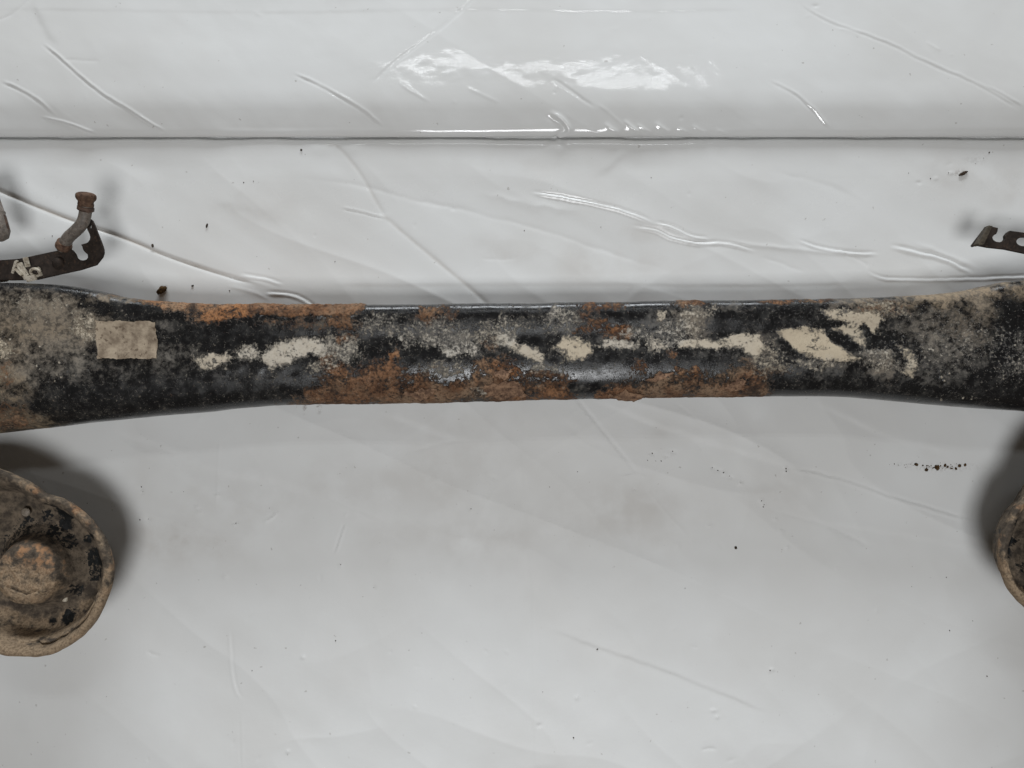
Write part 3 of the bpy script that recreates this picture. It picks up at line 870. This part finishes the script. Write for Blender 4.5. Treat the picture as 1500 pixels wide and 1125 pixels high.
def sheet_on_beam(name, pts, thick, mat, lift=0.0004, curl=None, parent=None, nu=14, nv=10, seed=1, rag=0.9):
    """thin plate with the outline pts (4 corners, ragged) that follows the beam's surface"""
    rd = random.Random(seed)
    c = np.array(pts, float)
    ph = [rd.uniform(0, 6.28) for _ in range(8)]
    topv, botv = [], []
    for i in range(nu + 1):
        for j in range(nv + 1):
            a, b = i / nu, j / nv
            q = (c[0] * (1 - a) + c[1] * a) * (1 - b) + (c[3] * (1 - a) + c[2] * a) * b
            ed = min(a, 1 - a, b, 1 - b)
            if ed == 0:
                q = q + np.array([rd.uniform(-1, 1), rd.uniform(-1, 1)]) * rag + np.array([math.sin(i * .7 + j * .5 + ph[0]), math.sin(i * .5 + j * .9 + ph[1])]) * rag * .6
            off = lift + (curl(a, b) if curl else 0)
            P0, n = on_beam(q[0], q[1], off)
            topv.append(P0 + n * thick); botv.append(P0)
    V = topv + botv
    n0 = len(topv)
    idx = lambda i, j: i * (nv + 1) + j
    Fc = []
    for i in range(nu):
        for j in range(nv):
            Fc.append((idx(i, j), idx(i, j + 1), idx(i + 1, j + 1), idx(i + 1, j)))
            Fc.append((n0 + idx(i, j), n0 + idx(i + 1, j), n0 + idx(i + 1, j + 1), n0 + idx(i, j + 1)))
    ring = [idx(i, 0) for i in range(nu)] + [idx(nu, j) for j in range(nv)] + [idx(i, nv) for i in range(nu, 0, -1)] + [idx(0, j) for j in range(nv, 0, -1)]
    for k in range(len(ring)):
        a, b = ring[k], ring[(k + 1) % len(ring)]
        Fc.append((a, b, n0 + b, n0 + a))
    me = bpy.data.meshes.new(name)
    me.from_pydata([tuple(v) for v in V], [], Fc)
    bm = bmesh.new(); bm.from_mesh(me); bmesh.ops.recalc_face_normals(bm, faces=bm.faces); bm.to_mesh(me); bm.free()
    return link(name, me, mat, parent or axle, smooth=False)


st = sheet_on_beam("sticker", [(142, 474), (229, 475), (231, 527), (145, 527)], 0.0007, M_STICK, 0.0011,
                   lambda a, b: 0.0006 * max(0, a - .8) * 5 * max(0, .5 - b) * 2 + 0.0004 * math.sin(7 * a + 5 * b) * .5, nu=30, nv=18)
st["label"] = "rectangular dust-covered sticker on the beam's left flare"

flakes = [([(584, 577), (610, 571), (638, 569), (620, 582)], .0018), ([(706, 562), (762, 560), (776, 581), (714, 578)], .0016), ([(892, 578), (920, 572), (948, 575), (930, 585)], .0020),
          ([(948, 557), (966, 547), (986, 546), (970, 556)], .0021), ([(722, 548), (736, 541), (752, 545), (738, 557)], .0015), ([(1062, 566), (1084, 554), (1098, 556), (1078, 572)], .0012)]
for k, (pts, lf) in enumerate(flakes):
    o = sheet_on_beam("rust_flake", pts, 0.0007, M_FLAKE, lf * 0.45, lambda a, b, lf=lf: lf * (b ** 1.5) * (0.7 + 0.3 * math.sin(5 * a)), nu=12, nv=6, seed=k + 3, rag=2.6)


# ------------------------------------------------------------------ spring cups
def build_cup(cx, cy, Rp, ZR, flip, grow, seed, dome=(-3, -3), dome_r=0.40):
    k = (H - ZR) / F
    c = np.array([(cx - 750) * k, (562.5 - cy) * k])
    R0 = Rp * k
    nt, nr = 260, 120
    th = np.linspace(0, 2 * math.pi, nt, endpoint=False)
    rho = np.concatenate([np.linspace(0.0, 1.0, nr), [1.012, 1.012, 1.0, .93, .86, .78, .5, .2]])
    T, Q = np.meshgrid(th, rho, indexing='ij')
    outl = grow(th) * (1 + 0.026 * fbm(np.cos(th) * 3 + 9, np.sin(th) * 3 + 4, seed, 3))
    dip = np.interp(Q[0], [0, dome_r * .72, dome_r * .9, dome_r * 1.08, dome_r * 1.3, .68, .78, .83, .88, .93, .98, 1.0],
                    [-.004, -.005, -.008, -.027, -.036, -.034, -.029, -.017, -.005, -.001, 0, -.0008])
    ker = np.ones(3) / 3
    dip[2:nr - 2] = np.convolve(dip[:nr], ker, 'same')[2:nr - 2]
    dip[nr:] = [-.003, -.007, -.009, -.010, -.018, -.038, -.044, -.044]
    Rr = R0 * Q * (1 + (outl[:, None] - 1) * sstep(.35, 1.0, Q))
    x = c[0] + Rr * np.cos(T); y = c[1] + Rr * np.sin(T)
    z = ZR + np.broadcast_to(dip[None, :], Q.shape).copy()
    # the dome sits a little off centre
    sh = sstep(.8, .2, Q)
    x += sh * dome[0] * k; y += sh * dome[1] * k
    top = (np.arange(len(rho)) < nr)[None, :]
    u, v = (x - c[0]) / R0, (y - c[1]) / R0
    D = 0.0012 * fbm(u * 4, v * 4, seed + 3, 4) + 0.0006 * fbm(u * 14, v * 14, seed + 5, 3)
    ang = np.degrees(T); ang = np.where(ang > 180, ang - 360, ang)
    if flip: ang = np.where(ang >= 0, 180 - ang, -180 - ang)
    # delaminated rim: a crack between lip and bowl on the lower right
    crk = 0.88 + 0.025 * fbm(T * 4, T * 0 + 2, seed + 7, 3)
    env = sstep(-112, -100, ang) * sstep(14, -4, ang)
    D -= 0.0075 * np.exp(-((Q - crk) / .015) ** 2) * env * (0.5 + 0.7 * np.clip(fbm(T * 3, T * 0, seed + 8, 2) + .5, 0, 1))
    D += 0.0016 * np.exp(-((Q - crk + .05) / .03) ** 2) * env
    # crack across the dome
    d, t = polyline_sd(u, v, [(-.2, -.16), (0.02, -.24), (.14, -.2), (.2, -.25), (.3, -.2)])
    D -= 0.0022 * np.exp(-(d / .012) ** 2)
    # black chips, orange rust, pale mud with the lower bowl's painted brightness
    blk = np.zeros(Q.shape)
    for (a, b, r, vv) in [(.28, .70, .14, .9), (.24, .50, .10, .75), (.02, .62, .10, .55), (.52, .33, .06, .7), (.78, .42, .07, .7), (.80, .25, .05, .75), (.64, .10, .16, .75), (.62, -.1, .12, .62), (.3, -.62, .1, .8), (.1, -.68, .06, .6), (.4, -.3, .1, .55), (-.3, .2, .3, .5), (.1, .36, .2, .55), (.3, .3, .12, .5), (-.25, .45, .2, .5)]:
        q = np.hypot((u if not flip else -u) - a, v - b) / r
        blk = np.maximum(blk, vv * sstep(1.4, .5, q))
    blk *= sstep(.99, .93, Q)
    dm = sstep(dome_r * 1.1, dome_r * .9, Q)
    org = np.maximum(dm * .42, 0.45 * sstep(.9, .96, Q) * (0.6 + fbm(u * 5, v * 5, seed + 9, 3)))
    pale = 0.62 * sstep(.45, .8, Q) * sstep(0.2, -.6, v) + 0.35 * sstep(.88, .95, Q)  # lower bowl lightened: the light falling there is put into the colour
    pale = np.maximum(pale, dm * 0.68 * sstep(.35, -.1, v + .3 * u))
    blk = blk * (1 - dm)
    z = z + np.where(top, D, 0)
    P = np.stack([x, y, z], -1)
    me = grid_mesh("spring_cup", P, closed_u=True)
    add_attr(me, "mask", np.clip(np.stack([blk, org, pale], -1), 0, 1))
    return link("spring_cup", me, M_CUP, axle), c, R0, k


def grow_left(th):
    a = np.degrees(th)
    g = np.interp(a, [0, 60, 76, 90, 101, 115, 135, 170, 200, 235, 255, 268, 285, 300, 315, 335, 360],
                  [1.02, .99, .985, 1.10, 1.22, 1.42, 1.6, 1.5, 1.2, 1.02, .99, .965, .985, 1.0, .985, 1.0, 1.02])
    return g


def grow_right(th):
    a = np.degrees(th)
    return np.interp(a, [0, 30, 60, 80, 100, 115, 128, 300, 330, 360], [1.5, 1.7, 1.75, 1.65, 1.45, 1.18, 1.0, 1.0, 1.15, 1.5])  # unseen flange widened to block the lamp and deepen the cup's shadow


ZCUP = 0.076
cupL, cL, RL, kL = build_cup(32, 842, 124, ZCUP, False, grow_left, 81)
cupL["label"] = "left spring cup, muddy bowl with a domed centre and cracked rim"
cupR, cR, RR, kR = build_cup(1578, 812, 108, ZCUP, True, grow_right, 91)
cupR["label"] = "right spring cup, only its brown rim shows at the photo's edge"


def rivet(name, px, py, z, r, mat, parent):
    x, y, _ = W(px, py, z)
    bm = bmesh.new()
    bmesh.ops.create_uvsphere(bm, u_segments=16, v_segments=8, radius=r)
    for v in bm.verts:
        v.co.z *= .55
        v.co += Vector((x, y, z))
    me = bpy.data.meshes.new(name); bm.to_mesh(me); bm.free()
    return link(name, me, mat, parent)


rivet("rivet", 38, 750, ZCUP - .030, .0040, M_SCREW, cupL)
rivet("mud_pellet", 95, 877, ZCUP - .032, .0030, M_CLIP, cupL)


# ------------------------------------------------------------------ trailing arms (mostly out of frame)
def lathe_along(name, path, radii, seg, mat, parent, cap=True, squash=1.0):
    """tube through 3-D path points with a radius per point"""
    path = [Vector(p) for p in path]
    rings = []
    up0 = Vector((0, 0, 1))
    for i, p in enumerate(path):
        t = (path[min(i + 1, len(path) - 1)] - path[max(i - 1, 0)]).normalized()
        a = t.cross(up0)
        if a.length < 1e-3: a = t.cross(Vector((0, 1, 0)))
        a.normalize(); b = t.cross(a).normalized()
        rings.append([p + (a * math.cos(q) + b * math.sin(q) * squash) * radii[i] for q in [2 * math.pi * s / seg for s in range(seg)]])
    V = [tuple(v) for r in rings for v in r]
    Fc = []
    for i in range(len(rings) - 1):
        for s in range(seg):
            Fc.append((i * seg + s, i * seg + (s + 1) % seg, (i + 1) * seg + (s + 1) % seg, (i + 1) * seg + s))
    if cap:
        Fc.append(tuple(range(seg))[::-1]); Fc.append(tuple((len(rings) - 1) * seg + s for s in range(seg)))
    me = bpy.data.meshes.new(name); me.from_pydata(V, [], Fc)
    bm = bmesh.new(); bm.from_mesh(me); bmesh.ops.recalc_face_normals(bm, faces=bm.faces); bm.to_mesh(me); bm.free()
    return link(name, me, mat, parent)


def bez(pts, n=10):
    p = [np.array(a, float) for a in pts]
    q = [2 * p[0] - p[1]] + p + [2 * p[-1] - p[-2]]
    out = []
    for i in range(1, len(q) - 2):
        for t in np.linspace(0, 1, n, endpoint=False):
            a, b, c, d = q[i - 1], q[i], q[i + 1], q[i + 2]
            out.append(0.5 * (2 * b + (c - a) * t + (2 * a - 5 * b + 4 * c - d) * t * t + (-a + 3 * b - 3 * c + d) * t ** 3))
    out.append(p[-1])
    return out


M_ARM = mat_simple("muddy_arm_steel", (70, 58, 48), (112, 96, 78), 0.85, 60, 0.2, 0.001, 0.0, (40, 34, 30))
for s in (-1, 1):
    pth = bez([(s * .585, .235, .055), (s * .580, .10, .058), (s * .572, -.02, .058), (s * .578, -.16, .05), (s * .60, -.30, .045)], 8)
    arm = lathe_along("trailing_arm", pth, [.036 + .004 * math.sin(i * .3) for i in range(len(pth))], 28, M_ARM, axle, True, 1.0)
    lathe_along("bush_sleeve", [(s * .545, .265, .038), (s * .55, .265, .038), (s * .62, .265, .038), (s * .625, .265, .038)], [.030, .036, .036, .030], 32, M_ARM, axle)
    lathe_along("hub_flange", [(s * .600, -.30, .060), (s * .604, -.30, .060), (s * .616, -.30, .060), (s * .62, -.30, .060)], [.052, .058, .058, .052], 32, M_ARM, axle)


# ------------------------------------------------------------------ brackets and pipes
def plate(name, pts, z0, thick, mat, parent, holes=(), tilt=None, bevel=0.0004):
    """flat plate cut to an outline (pixels at height z0); tilt(x,y)->dz bends it"""
    bm = bmesh.new()
    def loop(pp):
        vs = [bm.verts.new(W(a, b, z0)) for a, b in pp]
        return [bm.edges.new((vs[i], vs[(i + 1) % len(vs)])) for i in range(len(vs))]
    es = loop(pts)
    for h in holes: es += loop(h)
    bmesh.ops.triangle_fill(bm, edges=es, use_beauty=True)
    bmesh.ops.recalc_face_normals(bm, faces=bm.faces)
    for f in bm.faces:
        if f.normal.z < 0: f.normal_flip()
    top = list(bm.faces)
    r = bmesh.ops.extrude_face_region(bm, geom=top)
    for v in [g for g in r["geom"] if isinstance(g, bmesh.types.BMVert)]:
        v.co.z += thick
    bmesh.ops.recalc_face_normals(bm, faces=bm.faces)
    if tilt:
        for v in bm.verts: v.co.z += tilt(v.co.x, v.co.y)
    me = bpy.data.meshes.new(name); bm.to_mesh(me); bm.free()
    o = link(name, me, mat, parent, smooth=False)
    bv = o.modifiers.new("bevel", 'BEVEL'); bv.width = bevel; bv.segments = 2; bv.limit_method = 'ANGLE'
    return o


ZBR = 0.050
L_out = [(-70, 386), (-20, 383), (12, 381), (28, 380), (43, 377), (75, 370), (103, 364), (108, 367), (113, 373), (115, 378.5), (119, 381.5), (124, 382), (129, 381), (132, 378), (131.5, 374), (127, 370.5), (124, 367), (122.5, 362), (121, 358.8), (127, 357.4), (131.8, 356), (135, 352.5), (136, 348.5),
         (134.5, 344), (131, 338), (128, 331), (128, 325.5), (130.5, 322.5), (136.5, 322), (140, 325), (143, 330.5), (149, 344), (155, 357), (159, 367), (159.3, 373), (157, 379), (152, 384), (148, 388), (146.6, 389.6), (120, 396), (90, 402.5), (57, 410), (27, 411), (0, 411), (-70, 412)]
brL = plate("pipe_bracket", L_out, ZBR, .0026, M_BRACKET, axle, [[(136.5 + 2 * math.cos(a), 333.5 + 2.7 * math.sin(a)) for a in np.linspace(0, 2 * math.pi, 10, endpoint=False)]],
            lambda x, y: 0.9 * max(0, x - W(126, 0, ZBR)[0]) * 0.35)
brL["label"] = "dark steel pipe bracket with a hook above the beam's left end"
lathe_along("bracket_boss", [W(87, 386, ZBR + .0022), W(87, 386, ZBR + .004), W(88, 387, ZBR + .0055)], [.0058, .0052, .0026], 20, M_BRACKET, brL)
# stay that carries the bracket from the beam's end
lathe_along("bracket_stay", bez([W(-62, 398, ZBR), W(-66, 402, ZBR - .002), W(-72, 440, .048), W(-74, 470, .045)], 6), [.008] * 19, 12, M_BRACKET, brL, True, .4)

ZP = ZBR + .004
path = bez([W(93, 366, ZP - .006), W(95, 357, ZP), W(101, 347, ZP + .004), (W(112, 337, ZP + .008)), W(121, 326, ZP + .011), W(125, 312, ZP + .013), W(126, 296, ZP + .016), W(126, 285, ZP + .017)], 7)
pipe = lathe_along("brake_pipe", path, [.0051] * len(path), 20, M_PIPE, axle)
pipe["label"] = "bent grey brake pipe end with rusty fittings"
a, b = Vector(W(92.5, 363, ZP - .003)), Vector(W(95, 354, ZP + .0015)); d = b - a
lathe_along("collar", [a, a + d * .12, a + d * .45, a + d * .55, a + d * .9, b], [.0056, .0068, .0068, .0062, .0062, .0052], 20, M_NUT, pipe)
a, b = Vector(W(125.2, 309, ZP + .013)), Vector(W(125.8, 302, ZP + .0145)); d = b - a
lathe_along("collar", [a, a + d * .2, a + d * .8, b], [.0054, .0068, .0068, .0056], 20, M_NUTD, pipe)
a, b = Vector(W(125.6, 303, ZP + .0145)), Vector(W(126, 281, ZP + .017)); d = b - a
nut = lathe_along("fitting_nut", [a, a + d * .05, a + d * .2, a + d * .25, a + d * .38, a + d * .43, a + d * .5, a + d * .62, a + d * .78, a + d * .86, a + d * .93, a + d * .98, b],
                  [.0058, .0064, .0066, .0062, .0064, .0072, .0078, .0084, .0083, .0076, .0062, .0040, .001], 18, M_NUT, pipe)

# second pipe union at the frame's left edge
a, b = Vector(W(-24, 268, .054)), Vector(W(3, 353, .054)); d = b - a
un = lathe_along("pipe_union", [a, a + d * .3, a + d * .52, a + d * .53, a + d * .55, a + d * .58, a + d * .60, a + d * .86, a + d * .96, b], [.008, .0085, .0088, .0094, .0094, .0088, .0092, .0088, .0062, .002], 24, M_PIPE, axle)
un["label"] = "rusty pipe union poking in at the photo's left edge"
a2, b2 = a + d * .585, a + d * .9
lathe_along("union_nut", [a2, a2 + (b2 - a2) * .1, a2 + (b2 - a2) * .8, b2], [.0090, .0099, .0097, .0078], 6, M_NUTD, un)
lathe_along("union_stem", bez([W(-24, 268, .054), W(-46, 290, .053), W(-60, 350, .052), W(-62, 398, .052)], 6), [.006] * 19, 12, M_PIPE, un)

# pale retaining clip on the bracket
clip = None
def box_part(name, cpx, cpy, z, sx, sy, sz, rot, mat, parent, bev=.0006):
    bm = bmesh.new(); bmesh.ops.create_cube(bm, size=1)
    Mx = Matrix.Translation(W(cpx, cpy, z)) @ Matrix.Rotation(rot[2], 4, 'Z') @ Matrix.Rotation(rot[0], 4, 'X') @ Matrix.Rotation(rot[1], 4, 'Y') @ Matrix.Diagonal((sx, sy, sz, 1))
    bm.transform(Mx)
    bmesh.ops.bevel(bm, geom=list(bm.edges), offset=bev, segments=2, affect='EDGES')
    me = bpy.data.meshes.new(name); bm.to_mesh(me); bm.free()
    return link(name, me, mat, parent, smooth=False)


ZK = ZBR + .003
clip = box_part("retaining_clip", 34, 397, ZK + .0015, .0056, .0150, .0030, (0.25, .25, .42), M_CLIP, axle, .0004)
clip["label"] = "dirty pale retaining clip gripping the bracket"
box_part("clip_jaw", 22, 391, ZK + .003, .0022, .0115, .0060, (0.15, .35, -.38), M_CLIP, clip, .0003)
box_part("clip_jaw", 39, 384, ZK + .003, .0050, .0085, .0014, (0.2, -.2, .16), M_CLIP, clip, .0003)
box_part("clip_jaw", 28, 399, ZK + .004, .0020, .0080, .0040, (0.1, .1, .75), M_CLIP, clip, .0003)
box_part("clip_tab", 46, 407.5, ZK + .003, .0085, .0050, .0032, (0.3, .2, .25), M_CLIP, clip, .0005)
box_part("clip_tab", 58, 398, ZK + .001, .0026, .0080, .0030, (0.0, .2, .35), M_CLIP, clip, .0003)
ring = [Vector(W(52, 399, ZK + .003)) + Vector((.0042 * math.cos(a), .0030 * math.sin(a), .0014 * math.sin(a))) for a in np.linspace(0, 5.4, 22)]
lathe_along("clip_loop", ring, [.0013] * 22, 8, M_CLIP, clip)
box_part("bracket_tab", 2, 410, ZBR - .004, .012, .004, .003, (0, 0, .12), M_CLIP, brL)

R_out = [(1560, 350), (1500, 342.5), (1476, 339), (1472, 342), (1468.5, 346.5), (1469, 351), (1466.5, 354), (1461, 355.8), (1455, 355), (1451, 352), (1450, 349), (1452, 345.8), (1455.5, 344), (1457.5, 340), (1458.2, 335), (1450, 333.3), (1442, 333), (1439, 338), (1432, 349), (1426, 359), (1428, 361.2), (1431.5, 359), (1444.5, 363.4), (1469, 366), (1500, 372.5), (1560, 384)]
brR = plate("pipe_bracket", R_out, ZBR, .0040, M_BRACKET, axle, [[(1496 + 11 * math.cos(a), 355 + 6.6 * math.sin(a)) for a in np.linspace(0, 2 * math.pi, 20, endpoint=False)]],
            lambda x, y: -0.5 * max(0, W(1444, 0, ZBR)[0] - x))
plate("bracket_lip", [(1441.5, 332.5), (1447, 333.5), (1441, 346), (1434.5, 360), (1428, 361.5), (1425.5, 359), (1432, 348), (1438, 338)], ZBR + .0005, .0075, M_LIP, brR)
brR["label"] = "dark notched steel bracket above the beam's right end"
lathe_along("bracket_stay", bez([W(1553, 366, ZBR), W(1562, 372, ZBR - .001), W(1566, 420, .049), W(1568, 460, .045)], 6), [.008] * 19, 12, M_BRACKET, brR, True, .4)


# ------------------------------------------------------------------ crumbs on the tarp
def crumb(px, py, sx, sy, sz, ang, mat, seed):
    bm = bmesh.new()
    bmesh.ops.create_icosphere(bm, subdivisions=3, radius=1.0)
    rd = random.Random(seed); o = Vector((rd.random() * 9, rd.random() * 9, rd.random() * 9))
    from mathutils import noise
    for v in bm.verts:
        n = noise.noise(v.co * 1.6 + o) * .35 + noise.noise(v.co * 4 + o) * .16
        v.co *= 1 + n
        v.co.x *= sx; v.co.y *= sy; v.co.z *= sz
    x, y, _ = W(px, py, 0)
    zz = tarp_z(x, y)
    bm.transform(Matrix.Translation((x, y, zz + sz * .75)) @ Matrix.Rotation(ang, 4, 'Z'))
    me = bpy.data.meshes.new("crumb"); bm.to_mesh(me); bm.free()
    return me


K0 = H / F
crumbs = [(240, 425.5, 8, 4.6, 4.5, .72, M_CRUMB, "mud_crumb", "big brown mud crumb on the tarp just above the rusty beam"),
          (304, 331, 3.2, 1.3, 1.3, 1.25, M_SPECK, "grit_grain", "thin dark splinter lying alone right of the pipe bracket"),
          (225, 360.5, 1.6, 2.6, 1.5, .1, M_SPECK, "grit_grain", "small dark grain beside the long crease above the beam"),
          (283, 419, 1.8, 1.4, 1.2, .3, M_SPECK, "grit_grain", "tiny dark grain right of the big brown crumb"),
          (442, 220.5, 1.5, 1.5, 1.2, 0, M_SPECK, "grit_grain", "tiny dark grain just below the tucked corner"),
          (1409, 255, 7, 2.2, 1.6, .45, M_SPECK, "grit_grain", "dark curved scrap upper right above the notched bracket"),
          (1077, 802, 2.0, 2.0, 1.5, 0, M_SPECK, "grit_grain", "lone dark grain on the tarp below the beam right of centre"),
          (207, 1012, 0, 0, 0, 0, None, None, None)]
for i, (px, py, a, b, c_, ang, mt_, nm, lb) in enumerate(crumbs):
    if mt_ is None: continue
    o = link(nm, crumb(px, py, a * K0, b * K0, c_ * K0, ang, mt_, i + 20), mt_)
    tag(o, lb, "crumb" if nm == "mud_crumb" else "grain", "loose dirt on the tarp")


def specks():
    rd = random.Random(12)
    bm = bmesh.new()
    spots = []
    for (px, py) in [(1043, 685), (1051, 689), (1059, 692), (1068, 697), (1084, 707), (1114, 733), (1118, 739), (1150, 686), (1150, 690), (1117, 742), (955, 664), (985, 661), (960, 675), (968, 675), (948, 674),
                     (208, 713), (210, 720), (206, 761), (218, 760), (347, 766), (500, 826), (690, 745), (840, 1080), (422, 1104), (548, 860), (492, 938), (1003, 861), (1335, 859), (875, 951), (1127, 981), (1424, 909), (1390, 923),
                     (880, 333), (768, 338), (337, 426), (1330, 254), (1362, 262), (1428, 240), (1440, 232), (1448, 224), (358, 268), (372, 266), (1080, 86), (60, 70), (58, 80), (945, 140), (508, 190), (668, 194), (232, 202), (1445, 990), (1388, 254)]:
        spots.append((px, py, rd.uniform(.5, 1.15)))
    for _ in range(14):
        spots.append((rd.uniform(120, 1440), rd.uniform(600, 1110), rd.uniform(.35, .8)))
    for _ in range(5):
        spots.append((rd.uniform(20, 1480), rd.uniform(210, 430), rd.uniform(.35, .8)))
    grains(bm, spots, rd)
    me = bpy.data.meshes.new("dirt_specks"); bm.to_mesh(me); bm.free()
    o = link("dirt_specks", me, M_SPECK)
    tag(o, "fine dark dirt specks strewn over the white tarp", "dirt", None, "stuff")
    # the short trail of brown mud right of centre, below the beam
    bm = bmesh.new(); spots = []
    for _ in range(34):
        spots.append((1378 + rd.gauss(0, 19), 684 + rd.gauss(0, 2.4), rd.choice((.5, .7, .9, 1.2, 2.0, 2.4))))
    for _ in range(9):
        spots.append((1330 + rd.gauss(0, 14), 681 + rd.gauss(0, 1.6), rd.uniform(.4, 1.1)))
    grains(bm, spots, rd)
    me = bpy.data.meshes.new("mud_specks"); bm.to_mesh(me); bm.free()
    o = link("mud_specks", me, M_CRUMB)
    tag(o, "short trail of brown mud specks on the tarp, lower right", "dirt", None, "stuff")


def grains(bm, spots, rd):
    for px, py, s in spots:
        if py < 203: continue
        x, y, _ = W(px, py, 0)
        r = s * K0
        m = Matrix.Translation((x, y, tarp_z(x, y) + r * .45)) @ Matrix.Rotation(rd.random() * 3, 4, 'Z') @ Matrix.Diagonal((rd.uniform(.8, 1.6), rd.uniform(.7, 1.1), .6, 1))
        bmesh.ops.create_icosphere(bm, subdivisions=1, radius=r, matrix=m)


specks()
